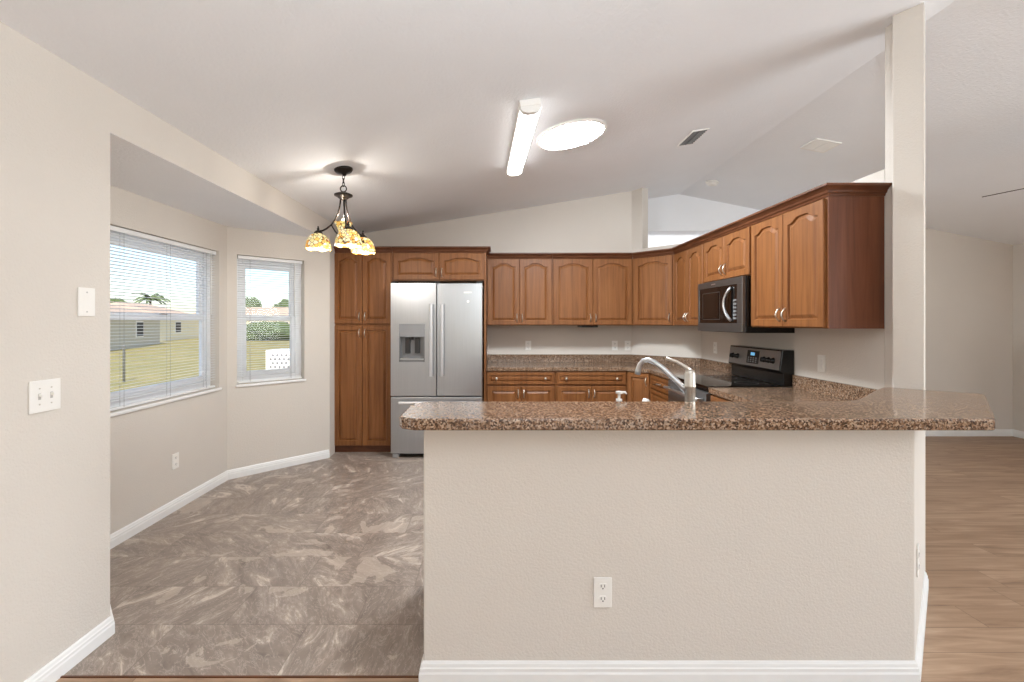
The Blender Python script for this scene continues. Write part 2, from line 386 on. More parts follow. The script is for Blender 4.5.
# ------------------------------------------------------------------ windows and blinds
def window(nm, O, U, N, w, label, has_sill=True):
    # local: along, outward(into room +), up. reveal depth .14 (room face at 0, outside at -.14)
    f = frame(O, U, N)
    z0, z1 = WZ0, WZ1; h = z1-z0; e = thing(nm, label, 'window', tuple(f((w/2,-.11,z0)))); e['kind'] = 'structure'
    F = .062
    q = MB(f); q.box(0,F,-.135,-.075,z0,z1); q.box(w-F,w,-.135,-.075,z0,z1); q.box(F,w-F,-.135,-.075,z1-F,z1); q.box(F,w-F,-.135,-.075,z0,z0+F)
    q.build('window_frame', 'vinyl', e, .004)
    zm = (z0+z1)/2 + .012
    for nm2, a, b, d in (('lower_sash', z0+F, zm+.02, -.085), ('upper_sash', zm-.02, z1-F, -.11)):
        q = MB(f); g = .042
        q.box(F,F+g,d-.025,d,a,b); q.box(w-F-g,w-F,d-.025,d,a,b); q.box(F+g,w-F-g,d-.025,d,a,a+g+.006); q.box(F+g,w-F-g,d-.025,d,b-g,b)
        s = q.build(nm2, 'vinyl', e, .003)
        q = MB(f); q.box(F+g,w-F-g,d-.014,d-.010,a+g+.006,b-g); q.build('pane', 'glass', s)
    q = MB(f); q.box(w/2-.03,w/2+.03,-.085,-.066,zm+.02,zm+.032); q.build('sash_lock', 'nickel', e)
    q = MB(f); q.box(-.012,w+.012,-.075,.018,z0-.022,z0-.0005); q.build('window_sill', 'trim', e, .005)
    return f
def blind(f, w, label):
    z0, z1 = WZ0, WZ1
    e = thing('window_blind', label, 'blind', tuple(f((w/2,-.035,z1-.03))))
    q = MB(f); q.box(.012,w-.012,-.052,-.018,z1-.035,z1-.004); q.build('headrail', 'slat', e, .003)
    q = MB(f); n = int((h_:=(z1-.05-(z0+.03)))/.0215)
    for k in range(n):
        z = z1-.05-k*.0215; t = .0016
        for a, b, za, zb in ((-.047,-.035,z-.0035,z),(-.035,-.023,z,z-.0005)):
            c = [q.v(p) for p in ((.016,a,za),(w-.016,a,za),(w-.016,b,zb),(.016,b,zb),(.016,a,za-.0007),(w-.016,a,za-.0007),(w-.016,b,zb-.0007),(.016,b,zb-.0007))]
            for fc in ((0,1,2,3),(7,6,5,4),(0,4,5,1),(2,6,7,3)): q.face([c[i] for i in fc])
    q.build('slats', 'slat', e)
    q = MB(f); q.box(.016,w-.016,-.047,-.023,z0+.006,z0+.022); q.build('bottom_rail', 'slat', e, .003)
    for u in ([.14,w/2,w-.14] if w > .8 else [.12,w-.12]):
        q = MB(f)
        for d in (-.0485,-.0215): q.tube([f.__call__ and (u,d,z0+.015),(u,d,z1-.03)], .0009, 5)
        q.build('ladder_cord', 'cord', e)
    q = MB(f); q.tube([(w-.09,-.012,z1-.03),(w-.09,-.010,z1-.55)], .0035, 6); q.build('tilt_wand', 'white', e)
    return e
f1 = window('window_1', (XBAY,2.81,0), (0,1,0), (1,0,0), 1.12, 'large white double-hung window in the dining bay')
blind(f1, 1.12, 'white mini blind over the large bay window, slats open')
u0 = Vector((XBAY,4.04,0))+Vector((S2,S2,0))*.081
f2 = window('window_2', u0, (S2,S2,0), (S2,-S2,0), .605, 'narrow white double-hung window in the angled bay wall')
blind(f2, .605, 'white mini blind over the narrow angled window, slats open')
# ------------------------------------------------------------------ cabinetry
def arch_loop(w, h, s, arch, n=20):
    # panel outline starting bottom-left, ccw, stile width s
    x0, x1, y0, y1 = s, w-s, s, h-s
    pts = [(x0,y0),(x1,y0)]; out = [(0,0),(w,0)]
    for k in range(n+1):
        u = 1-2*k/n                                  # 1 .. -1
        a = min(1, max(0, (.88-abs(u))/.62)); a = a*a*(3-2*a)
        bow = 0
        y = y1-arch+arch*a if arch else y1
        x = (x0+x1)/2+u*(x1-x0)/2
        pts.append((x, y)); out.append(((w/2)+u*w/2, h))
    return pts, out
def door(f, u0, v0, w, h, parent, arch=.035, s=None, name='door', th=.019, mat='wood'):
    s = s or min(.048, w*.17, h*.26)
    pts, out = arch_loop(w, h, s, arch)
    cx, cy = w/2, h/2
    def ins(P, d): return [(cx+(x-cx)*(1-2*d/(w-2*s)), cy+(y-cy)*(1-2*d/(h-2*s))) for x, y in P]
    def ins0(P, d): return [(cx+(x-cx)*(1-2*d/w), cy+(y-cy)*(1-2*d/h)) for x, y in P]
    dd = min(.03, (w-2*s)*.22, (h-2*s)*.3)
    L = [(out, .0005), (out, th-.004), (ins0(out,.004), th), (pts, th), (ins(pts,.004), th-.012), (ins(pts,.009), th-.012), (ins(pts,dd), th-.001)]
    q = MB(f); q.loops([[(u0+x, d, v0+y) for x, y in P] for P, d in L])
    return q.build(name, mat, parent)
def pull(f, u, v, parent, horiz=False, l=.085, d0=.019):
    q = MB(f); P = []
    for k in range(9):
        t = k/8; a = (t-.5)*l; o = d0+.001+.026*math.sin(PI*t)**.7 if 0 < t < 1 else d0
        P.append((u+a, o, v) if horiz else (u, o, v+a))
    q.tube(P, [.006,.0045,.004,.005,.0058,.005,.004,.0045,.006], 8)
    return q.build('handle', 'nickel', parent)
def knob(f, u, v, parent, d0=.019):
    q = MB(f); q.lathe([(.006,d0),(.005,d0+.012),(.012,d0+.018),(.015,d0+.024),(.012,d0+.029),(.001,d0+.031)], (u,0,v), 12, 'Y'); return q.build('knob', 'nickel', parent)
def doors(f, x0, x1, z0, z1, parent, n=2, arch=.035, hz='bottom', gap=.004, edge=.012, hside=None):
    w = (x1-x0-2*edge-(n-1)*gap)/n
    for k in range(n):
        u = x0+edge+k*(w+gap); d = door(f, u, z0+.006, w, z1-z0-.012, parent, arch)
        side = (k == 0) if n == 2 else (hside == 'right')
        hu = u+w-.028 if side else u+.028
        hv = z0+.085 if hz == 'bottom' else z1-.085
        pull(f, hu, hv, d)
CROWN = [(0,0),(.006,0),(.010,.012),(.018,.018),(.022,.030),(.038,.044),(.044,.048),(.050,.050),(.050,.062),(0,.062)]
def crown(pts, z, parent, ends=None, name='crown_molding'):
    q = MB(); sweep(q, pts, CROWN, 1, z, ends); return q.build(name, 'wood2', parent)
FY, FU = 4.87, 5.17
# pantry
e = thing('pantry_cabinet', 'tall cherry-stained pantry cabinet with four doors, left of the refrigerator', 'cabinet', (-1.42,5.15,0))
f = frame((0,FY,0),(1,0,0),(0,-1,0))
MB().box(-1.742,-1.108,FY,YB-.004,.075,2.143).build('body', 'wood', e)
MB().box(-1.74,-1.112,FY+.03,YB-.01,0,.075).build('toe_kick', 'wood2', e)
doors(f,-1.742,-1.110,1.375,2.138,e,2,.035); doors(f,-1.742,-1.110,.078,1.368,e,2,0,'top')
crown([(-1.742,FY),(-1.108,FY)], 2.140, e)
# over-fridge cabinet
e = thing('refrigerator_cabinet', 'cherry-stained two-door cabinet over the refrigerator with a tall side panel', 'cabinet', (-.61,5.15,1.84))
MB().box(-1.106,-.107,FY,YB-.004,1.84,2.143).build('body', 'wood', e)
MB().box(-.128,-.107,FY,YB-.004,0,1.838).build('side_panel', 'wood', e)
doors(f,-1.106,-.109,1.845,2.138,e,2,.03)
crown([(-1.106,FY),(-.107,FY),(-.107,FU-.052)], 2.140, e)
# back wall cabinets
Z0, Z1 = 1.362, 2.118
f = frame((0,FU,0),(1,0,0),(0,-1,0))
for x0, x1, lb in ((-.105,.640,'narrower cherry wall cabinet with two arched doors, next to the refrigerator'),(.642,1.553,'wider cherry wall cabinet with two arched doors, next to the corner cabinet')):
    e = thing('wall_cabinet', lb, 'cabinet', ((x0+x1)/2,5.33,Z0), 'cherry wall cabinets')
    MB().box(x0,x1,FU,YB-.004,Z0,Z1+.004).build('body', 'wood', e)
    doors(f,x0,x1,Z0,Z1-.002,e)
    crown([(x0,FU),(x1,FU)], Z1, e, (None, (S2,-S2) if x1 > 1 else None))
D1, D2 = (1.555,5.17), (1.90,4.825)
e = thing('corner_wall_cabinet', 'single-door cherry wall cabinet set diagonally across the kitchen corner', 'cabinet', (1.85,5.1,Z0))
MB().prism([D1,D2,(XR-.004,4.825),(XR-.004,4.905),(1.64,5.488),(1.555,5.488)],Z0,Z1+.004).build('body', 'wood', e)
f = frame((*D1,0),(S2,-S2,0),(-S2,-S2,0)); doors(f,.012,.476,Z0,Z1-.002,e,1,.035,hside='right')
crown([D1,D2], Z1, e, ((1,0),(0,-1)))
f = frame((1.90,4.823,0),(0,-1,0),(-1,0,0))
CABR = [(4.823,4.138,Z0,'two-door cherry wall cabinet between the corner cabinet and the microwave',.035),(4.136,3.372,1.748,'short two-door cherry cabinet directly above the microwave',.035),(3.370,2.604,Z0,'large two-door cherry wall cabinet nearest the column, with a dark end panel',.035)]
for ya, yb, z0, lb, ar in CABR:
    e = thing('wall_cabinet', lb, 'cabinet', (2.06,(ya+yb)/2,z0), 'cherry wall cabinets')
    MB().box(1.90,XR-.004,yb,ya,z0,Z1+.004).build('body', 'wood', e)
    doors(f,4.823-ya,4.823-yb,z0,Z1-.002,e,2,ar)
    if yb < 3:
        lab(MB().box(1.899,XR-.004,2.596,2.6035,z0,Z1+.004).build('end_panel', 'woodend', e), 'dark wood end panel')
        crown([(1.90,ya),(1.90,2.596),(XR-.004,2.596)], Z1, e)
    else: crown([(1.90,ya),(1.90,yb)], Z1, e, ((S2,-S2) if ya > 4.5 else None, None))
e = thing('under_cabinet_box','small flat black box mounted under the wider back wall cabinet','box',(1.06,5.26,1.34))
MB().box(.955,1.165,5.20,5.34,1.338,1.3615).build('body','black',e,.004); MB().box(.97,1.15,5.1975,5.2005,1.342,1.357).build('front_panel','dark',e)
# base cabinets
FB = 4.88; CT = .915
def drawer(f, x0, x1, z0, z1, parent, kn=True):
    d = door(f, x0+.01, z0+.004, x1-x0-.02, z1-z0-.008, parent, 0, .032, 'drawer')
    if kn:
        knob(f, x0+.11, (z0+z1)/2, d); knob(f, x1-.11, (z0+z1)/2, d)
    else: pull(f, (x0+x1)/2, (z0+z1)/2, d, True)
f = frame((0,FB,0),(1,0,0),(0,-1,0))
for x0, x1, lb in ((-.105,.638,'cherry base cabinet with one drawer over two doors, next to the refrigerator'),(.640,1.40,'cherry base cabinet with one drawer over two doors, next to the corner base')):
    e = thing('base_cabinet', lb, 'cabinet', ((x0+x1)/2,5.18,0), 'cherry base cabinets')
    MB().box(x0,x1,FB,YB-.004,.10,.873).build('body', 'wood', e)
    MB().box(x0,x1,FB+.07,YB-.01,0,.10).build('toe_kick', 'wood2', e)
    drawer(f,x0,x1,.728,.865,e); doors(f,x0,x1,.105,.720,e,2,0,'top')
E1, E2 = (1.402,4.88), (1.60,4.682)
e = thing('corner_base_cabinet', 'narrow cherry base cabinet set diagonally in the kitchen corner', 'cabinet', (1.8,5.0,0))
MB().prism([E1,E2,(XR-.004,4.682),(XR-.004,4.905),(1.64,5.488),(1.402,5.488)],.10,.873).build('body', 'wood', e)
MB().prism([(1.45,4.93),(1.65,4.73),(XR-.01,4.73),(XR-.01,4.90),(1.64,5.48),(1.45,5.48)],0,.10).build('toe_kick', 'wood2', e)
f = frame((*E1,0),(S2,-S2,0),(-S2,-S2,0)); doors(f,.006,.274,.105,.868,e,1,0,'top',hside='right')
f = frame((1.60,4.680,0),(0,-1,0),(-1,0,0))
e = thing('drawer_cabinet', 'cherry stack of drawers just left of the range', 'cabinet', (1.9,4.41,0))
MB().box(1.60,XR-.004,4.138,4.680,.10,.873).build('body', 'wood', e); MB().box(1.67,XR-.01,4.138,4.68,0,.10).build('toe_kick', 'wood2', e)
for a, b in ((.728,.865),(.525,.720),(.318,.517),(.108,.310)): drawer(f,0,.542,a,b,e,False)
e = thing('base_cabinet', 'cherry base cabinet between the range and the breakfast bar', 'cabinet', (1.9,2.95,0), 'cherry base cabinets')
MB().box(1.60,XR-.004,2.56,3.368,.10,.873).build('body', 'wood', e); MB().box(1.67,XR-.01,2.56,3.368,0,.10).build('toe_kick', 'wood2', e)
drawer(f,1.314,2.10,.728,.865,e); doors(f,1.314,2.10,.105,.720,e,2,0,'top')
e = thing('sink_cabinet', 'cherry sink base cabinet behind the half wall', 'cabinet', (.65,2.2,0))
SX0, SX1, SY0, SY1 = .38, 1.12, 2.13, 2.46
m = MB(); m.box(-.26,SX0-.02,1.89,2.50,.10,.873); m.box(SX1+.02,1.56,1.89,2.50,.10,.873); m.box(SX0-.02,SX1+.02,2.475,2.50,.10,.873); m.box(SX0-.02,SX1+.02,1.89,2.475,.10,.13)
m.build('body', 'wood', e); MB().box(-.25,1.56,1.90,2.43,0,.10).build('toe_kick', 'wood2', e)
f = frame((1.56,2.50,0),(-1,0,0),(0,1,0)); doors(f,0,.9,.105,.868,e,2,0,'top'); doors(f,.9,1.82,.105,.868,e,2,0,'top')
# ------------------------------------------------------------------ worktops
e = thing('worktop', 'speckled brown granite worktop along the back wall, wrapping the corner to the range', 'worktop', (.7,5.2,.875))
MB().prism([(-.104,4.855),(1.392,4.855),(1.575,4.672),(1.575,4.136),(XR-.002,4.136),(XR-.002,4.915),(1.642,5.495),(-.104,5.495)],.875,CT).build('slab', 'granite', e, .006)
q = MB(); sweep(q, [(-.104,5.496),(1.637,5.496),(2.216,4.917),(2.216,4.136)], [(0,0),(.02,0),(.02,.093),(0,.093)], 1, CT+.001); q.build('backsplash', 'granite', e)
e = thing('worktop', 'speckled granite worktop behind the breakfast bar with the sink in it', 'worktop', (.7,2.2,.875))
q = MB(); pl = [(1.564+.003,1.888),(2.157,2.478),(XR-.002,2.545),(XR-.002,3.372),(1.575,3.372),(1.575,2.52),(SX1,2.52),(SX1,1.888)]
q.prism(pl,.875,CT); q.box(-.262,SX0,1.888,2.52,.875,CT); q.box(SX0,SX1,1.888,SY0,.875,CT); q.box(SX0,SX1,SY1,2.52,.875,CT)
q.build('slab', 'granite', e)
MB().box(XR-.022,XR-.002,2.56,3.372,CT+.001,CT+.094).build('backsplash', 'granite', e)
e = thing('sink', 'stainless steel sink sunk in the worktop behind the bar', 'sink', ((SX0+SX1)/2,(SY0+SY1)/2,.72))
q = MB(); a, b, c, d = SX0+.002, SX1-.002, SY0+.002, SY1-.002
q.loops([[(a,c,.917),(b,c,.917),(b,d,.917),(a,d,.917)],[(a+.006,c+.006,.917),(b-.006,c+.006,.917),(b-.006,d-.006,.917),(a+.006,d-.006,.917)],[(a+.02,c+.02,.74),(b-.02,c+.02,.74),(b-.02,d-.02,.74),(a+.02,d-.02,.74)],[(a+.001,c+.001,.735),(b-.001,c+.001,.735),(b-.001,d-.001,.735),(a+.001,d-.001,.735)]], cap0=False, cap1=False)
q.face([q.v((a+.02,c+.02,.741)),q.v((b-.02,c+.02,.741)),q.v((b-.02,d-.02,.741)),q.v((a+.02,d-.02,.741))])
q.build('basin', 'steel', e); MB().lathe([(.04,.742),(.04,.746),(.03,.747),(.001,.744)],((a+b)/2,(c+d)/2,0),16).build('drain', 'chrome', e)
# breakfast bar top
BT0, BT1 = 1.001, 1.045
pl = [(-.30,1.665),(-.35,1.69),(-.368,1.73),(-.368,1.92),(-.355,1.99),(-.325,2.03),(-.29,2.04),(1.50,2.04)]
for k in range(1, 6):
    t = k/6; pl.append((1.50+.22*t+0*t, 2.04+.10*t*t))
pl += [(1.80,2.21),(1.93,2.33),(2.03,2.42),(2.10,2.475),(2.14,2.488),(2.153,2.478)]
pl += [(2.247,2.383),(2.262,2.372),(2.405,2.262),(2.41,2.243),(2.405,2.236),(1.845,1.68),(1.826,1.665)]
q = MB(); q.prism(pl, BT0, BT1); o = q.build('bar_top', 'granite', None, .012); tag(o, 'long speckled brown granite breakfast bar top on the half wall', 'bar top')
# ------------------------------------------------------------------ refrigerator
FX0, FX1, FF = -1.083, -.139, 4.68
e = thing('refrigerator', 'stainless steel french-door refrigerator with a water dispenser', 'refrigerator', (-.61,5.05,0))
MB().box(FX0+.006,FX1-.006,FF+.075,5.42,.03,1.785).build('body', plain('grey_cabinet_side',(96,97,99),.5), e, .004)
f = frame((0,FF,0),(1,0,0),(0,-1,0))
xm = (436.5-496)*FF/455
def fdoor(nm, x0, x1, z0, z1, hole=None):
    q = MB(f)
    if hole is None: q.box(x0,x1,-.07,0,z0,z1)
    else:
        a,b,c,d = hole; q.box(x0,a,-.07,0,z0,z1); q.box(b,x1,-.07,0,z0,z1); q.box(a,b,-.07,0,z0,c); q.box(a,b,-.07,0,d,z1)
    return q.build(nm,'steel',e,.006 if hole is None else 0)
DX0, DX1, DZ0, DZ1 = (399-496)*FF/455, (424.7-496)*FF/455, 1.4-40*FF/455, 1.4-2*FF/455
dl = fdoor('door',FX0,xm-.004,.640,1.800,(DX0,DX1,DZ0,DZ1)); dr = fdoor('door',xm+.004,FX1,.640,1.800); fz = fdoor('freezer_drawer',FX0,FX1,.045,.628)
dm = plain('dispenser_grey',(120,121,123),.35,.4)
q = MB(f); zs = DZ0+(DZ1-DZ0)*.66; q.box(DX0+.001,DX1-.001,-.069,-.055,DZ0,DZ1); q.box(DX0+.001,DX0+.012,-.055,-.002,DZ0,zs); q.box(DX1-.012,DX1-.001,-.055,-.002,DZ0,zs)
q.box(DX0+.001,DX1-.001,-.055,-.002,DZ0,DZ0+.025); dd = q.build('dispenser', dm, dl)
q = MB(f); q.box(DX0+.001,DX1-.001,-.05,-.001,zs,DZ1-.001); lab(q.build('control_panel', plain('panel_grey',(150,152,155),.25,.5), dl), 'glossy grey dispenser control panel')
q = MB(f); cx = (DX0+DX1)/2
q.box(cx-.075,cx-.025,-.05,-.03,DZ0+.09,zs-.01); q.box(cx+.025,cx+.075,-.05,-.03,DZ0+.09,zs-.01); q.lathe([(.012,zs-.03),(.012,zs)],(cx,-.035,0),10); q.build('paddle','dark',dl)
q = MB(f); q.box(DX0+.01,DX1-.01,-.05,.004,DZ0+.0255,DZ0+.034); q.build('drip_tray','chrome',dl)
for u, p in ((430.6,dl),(441.7,dr)):
    hx = (u-496)*FF/455*.985; q = MB(f); za, zb = .845, 1.585
    q.tube([(hx,.0,zb-.02),(hx,.03,zb-.02)],.009,8); q.tube([(hx,.0,za+.02),(hx,.03,za+.02)],.009,8)
    q.loops([[(hx-.02,.03,z),(hx-.014,.045,z),(hx,.05,z),(hx+.014,.045,z),(hx+.02,.03,z)] for z in (za,za+.02,(za+zb)/2,zb-.02,zb)],smooth=False); q.build('handle','handle',p)
q = MB(f); z = .573; xa, xb = FX0+.09, FX1-.09
q.loops([[(x,.03,z-.016),(x,.045,z-.012),(x,.05,z),(x,.045,z+.012),(x,.03,z+.016)] for x in (xa,(xa+xb)/2,xb)]); q.tube([(xa+.03,0,z),(xa+.03,.034,z)],.009,8); q.tube([(xb-.03,0,z),(xb-.03,.034,z)],.009,8); q.build('handle','handle',fz)
q = MB(f); q.box((463.8-496)*FF/455,(471.8-496)*FF/455,0,.0012,1.696,1.712); lab(q.build('badge','white',dr),'small white maker badge')
q = MB(f); q.lathe([(.014,0),(.014,.001)],((468-496)*FF/455,0,1.612),14,'Y'); lab(q.build('sticker','white',dr),'round white sticker')
q = MB(); q.box(FX0+.06,FX1-.02,FF+.05,FF+.09,.02,.044); q.build('base_grille','black',e)
for x in (FX0+.05,FX1-.05):
    q = MB(); q.box(x-.035,x+.035,FF+.005,FF+.06,0,.04); q.build('foot','steel',e,.005)
for x in (FX0+.03,FX1-.03,xm):
    q = MB(); q.box(x-.03,x+.03,FF+.01,FF+.1,1.801,1.818); q.build('hinge_cover','dark',e,.003)
# ------------------------------------------------------------------ microwave (over the range)
e = thing('microwave', 'dark stainless over-the-range microwave with a curved handle', 'microwave', (2.02,3.754,1.325))
MB().box(1.862,XR-.004,3.376,4.132,1.318,1.744).build('body','black',e)
f = frame((1.862,4.132,0),(0,-1,0),(-1,0,0)); L = .756
q = MB(f); q.box(0,L*.985,.001,.03,1.69,1.742); q.box(0,L*.985,.001,.03,1.322,1.39); q.box(0,.03,.001,.03,1.39,1.69); q.box(L-.085,L*.985,.001,.03,1.39,1.69); dv = q.build('door_frame','darkmetal',e,.003)
q = MB(f); q.box(.03,L-.085,.001,.026,1.39,1.69); q.build('door_glass','blackglass',e)
q = MB(f)
for a,b,c,d in ((.09,.40,1.42,1.425),(.09,.40,1.645,1.65),(.09,.094,1.42,1.65),(.396,.40,1.42,1.65)): q.box(a,b,.026,.0268,c,d)
q.build('window_border','darkmetal',e)
q = MB(f); P = [(L-.17-.055*math.sin(PI*t/12), .03+.032*math.sin(PI*t/12)**.6, 1.41+.26*t/12) for t in range(13)]; q.tube(P,.0115,10); q.build('handle','chrome',e)
q = MB(f); q.box(.26,.33,.03,.0312,1.712,1.722); lab(q.build('badge','chrome',e),'small silver maker badge')
q = MB(f)
for r in range(6):
    for c in range(3): q.box(L-.145+c*.017,L-.133+c*.017,.026,.0268,1.42+r*.028,1.436+r*.028)
q.build('keypad',plain('keypad_print',(120,120,120),.5),e)
# ------------------------------------------------------------------ range
e = thing('range', 'black and stainless electric range with a glass cooktop and raised control panel', 'range', (1.9,3.754,0))
MB().box(1.60,2.19,3.378,4.130,.04,.900).build('body','black',e)
for x in (1.64,2.14):
    for y in (3.42,4.09): MB().lathe([(.018,0),(.018,.04)],(x,y,0),10).build('foot','black',e)
MB().box(1.565,2.12,3.376,4.132,.9005,.922).build('cooktop','blackglass',e,.004)
f = frame((1.60,4.130,0),(0,-1,0),(-1,0,0)); L = .752
q = MB(f); q.box(.004,L-.004,.001,.04,.24,.872); od = q.build('oven_door',plain('oven_steel',(120,120,120),.35,.7),e,.004)
q = MB(f); q.box(.09,L-.09,.04,.042,.34,.70); q.build('oven_window','blackglass',od)
q = MB(f); q.tube([(.06,.041,.815),(.06,.08,.815)],.009,8); q.tube([(L-.06,.041,.815),(L-.06,.08,.815)],.009,8); q.tube([(.03,.083,.815),(L-.03,.083,.815)],.013,10); q.build('handle','chrome',od)
q = MB(f); q.box(.004,L-.004,.001,.036,.06,.23); q.build('storage_drawer',plain('drawer_steel',(120,120,120),.35,.7),e,.004)
BGX = 2.118
q = MB(); q.prism_y([(2.135,.9225),(XR-.005,.9225),(XR-.005,1.19),(2.128,1.19),(2.108,1.03),(2.135,1.015)],3.378,4.130); bgd = q.build('backguard','black',e,.004)
fa = lambda p: Vector((2.1075+ (p[2]-1.03)*.125 - p[1], 4.130-p[0], p[2]))
q = MB(fa); q.box(.012,L-.012,0,.003,1.040,1.180); q.build('control_panel',plain('panel_steel',(150,150,150),.33,.75),bgd)
q = MB(fa); q.box(.30,.47,.003,.005,1.060,1.165); q.build('display_panel','blackglass',bgd)
q = MB(fa); q.box(.35,.41,.005,.0056,1.125,1.150); lab(q.build('clock_display','lcd',bgd),'glowing blue clock display')
q = MB(fa)
for r in range(3):
    for c in range(4): q.box(.315+c*.036,.335+c*.036,.005,.0055,1.070+r*.016,1.078+r*.016)
q.build('button_row',plain('button_print',(160,165,170),.5),bgd)
for u in (.07,.15,.54,.60,.66):
    q = MB(fa); q.lathe([(.024,.003),(.023,.006),(.019,.010),(.017,.026),(.012,.029),(.001,.029)],(u,0,1.105),16,'Y'); q.box(u-.003,u+.003,.029,.032,1.09,1.122); q.build('knob','black',bgd)
bpm = plain('burner_print',(90,90,92),.4)
for cx, cy, r in ((1.74,3.58,.10),(1.74,3.93,.085),(1.97,3.58,.085),(1.97,3.93,.10)):
    q = MB(); q.loops([[(cx+rr*math.cos(2*PI*k/32),cy+rr*math.sin(2*PI*k/32),.9226) for k in range(32)] for rr in (r-.003,r)],cap0=False,cap1=False); q.build('burner_ring',bpm,e)
# ------------------------------------------------------------------ faucet etc
e = thing('faucet', 'brushed nickel single-lever kitchen faucet with a curved spout', 'faucet', (.885,2.075,CT))
q = MB(); q.lathe([(.030,CT),(.030,.922),(.024,.926),(.023,1.10),(.025,1.103),(.025,1.112),(.0235,1.115),(.0235,1.165),(.020,1.178),(.010,1.184),(.001,1.185)],(.885,2.075,0),20); q.build('body','nickel',e)
P = [(.87,2.08,1.085),(.845,2.095,1.115),(.815,2.12,1.150),(.785,2.145,1.184),(.757,2.17,1.208),(.733,2.19,1.218),(.712,2.205,1.212),(.700,2.215,1.192),(.694,2.22,1.165),(.691,2.222,1.145)]
q = MB(); q.tube(P,[.014,.0135,.013,.0125,.012,.0118,.0118,.012,.0135,.014],12); q.build('spout','chrome',e)
q = MB(); q.tube([(.885,2.075,1.178),(.865,2.08,1.195),(.83,2.09,1.218),(.785,2.10,1.232)],[.012,.009,.007,.008],10); q.build('lever','nickel',e)
e = thing('soap_dispenser', 'small white soap pump standing behind the bar beside the sink', 'soap dispenser', (.568,2.10,CT))
MB().lathe([(.026,CT),(.028,.93),(.028,1.0),(.022,1.02),(.013,1.03)],(.568,2.10,0),16).build('bottle',plain('clear_soap_bottle',(225,228,228),.1),e)
q = MB(); q.lathe([(.014,1.03),(.014,1.045),(.006,1.047),(.006,1.068),(.015,1.070),(.015,1.080),(.001,1.082)],(.568,2.10,0),14); q.tube([(.568,2.10,1.075),(.60,2.112,1.074),(.606,2.114,1.066)],[.006,.005,.004],8); q.build('pump','white',e)
e = thing('sink_sprayer', 'small white sprayer head under the faucet spout', 'sprayer', (.685,2.09,CT))
MB().lathe([(.020,CT),(.020,.925),(.013,.93),(.012,.99)],(.685,2.09,0),14).build('base','chrome',e)
q = MB(); q.tube([(.685,2.09,.99),(.684,2.092,1.02),(.695,2.10,1.042)],[.013,.018,.016],10); q.build('spray_head','white',e)
# ------------------------------------------------------------------ plates: outlets, switches
def outlet(O, U, N, label, z, group=None, w=.07, h=.115, kind='outlet'):
    f = frame((*O,0),U,N); e = thing('wall_outlet' if kind == 'outlet' else 'light_switch', label, 'outlet' if kind == 'outlet' else 'switch', tuple(f((0,0,z))), group)
    q = MB(f); q.box(-w/2,w/2,.0005,.006,z-h/2,z+h/2); q.build('cover_plate','white',e,.002)
    if kind == 'outlet':
        for s in (-1,1):
            zc_ = z+s*.024; q = MB(f); q.loops([[(.0165*math.cos(2*PI*k/16),d,zc_+max(-.0125,min(.0125,.0165*math.sin(2*PI*k/16)))) for k in range(16)] for d in (.006,.008)]); r = q.build('socket','white',e)
            q = MB(f); q.box(-.008,-.0055,.008,.0084,zc_-.002,zc_+.008); q.box(.0055,.008,.008,.0084,zc_-.002,zc_+.008); q.lathe([(.0028,.008),(.0028,.0084)],(0,0,zc_-.007),8,'Y'); q.build('slots','dark',r)
    elif kind == 'rocker':
        q = MB(f); q.box(-.016,.016,.006,.010,z-.033,z+.033); q.build('rocker','white',e,.001)
    elif kind == 'toggle2':
        for u in (-.023,.023):
            q = MB(f); q.box(u-.005,u+.005,.006,.0066,z-.012,z+.012); t = q.build('toggle_slot',plain('slot_grey',(190,186,180),.5),e)
            q = MB(f); q.box(u-.004,u+.004,.0066,.018,z-.001,z+.010); q.build('toggle','white',t,.001)
            for s in (-1,1): MB(f).lathe([(.003,.006),(.003,.0072)],(u,0,z+s*.030),8,'Y').build('screw','nickel',e)
    elif kind == 'blank':
        for s in (-1,1): MB(f).lathe([(.003,.006),(.003,.0072)],(0,0,z+s*.041),8,'Y').build('screw',plain('screw_grey',(180,178,174),.4),e)
    return e
outlet((XL,1.742),(0,1,0),(1,0,0),'double toggle light switch on the left wall',1.118,None,.121,.121,'toggle2')
outlet((XL,1.918),(0,1,0),(1,0,0),'single blank white cover plate high on the left wall',1.484,None,.079,.12,'blank')
outlet((XBAY,3.388),(0,1,0),(1,0,0),'white outlet low on the bay wall under the large window',.365)
outlet((.411,YHW),(1,0,0),(0,-1,0),'white duplex outlet on the front of the half wall',.358)
outlet((1.717,1.857),(S2,S2,0),(S2,-S2,0),'white outlet on the angled end of the half wall',.43)
outlet((.39,YB),(1,0,0),(0,-1,0),'white outlet on the back wall nearest the refrigerator',1.116,'kitchen back wall outlets')
outlet((1.435,YB),(1,0,0),(0,-1,0),'left of the paired white plates on the back wall near the corner',1.116,'kitchen back wall outlets')
outlet((1.59,YB),(1,0,0),(0,-1,0),'right of the paired white plates on the back wall near the corner',1.116,'kitchen back wall outlets',kind='outlet')
outlet((XR,4.60),(0,-1,0),(-1,0,0),'white outlet on the side wall left of the range',1.14)
outlet((XR,3.10),(0,-1,0),(-1,0,0),'white rocker switch on the side wall right of the range',1.117,kind='rocker')
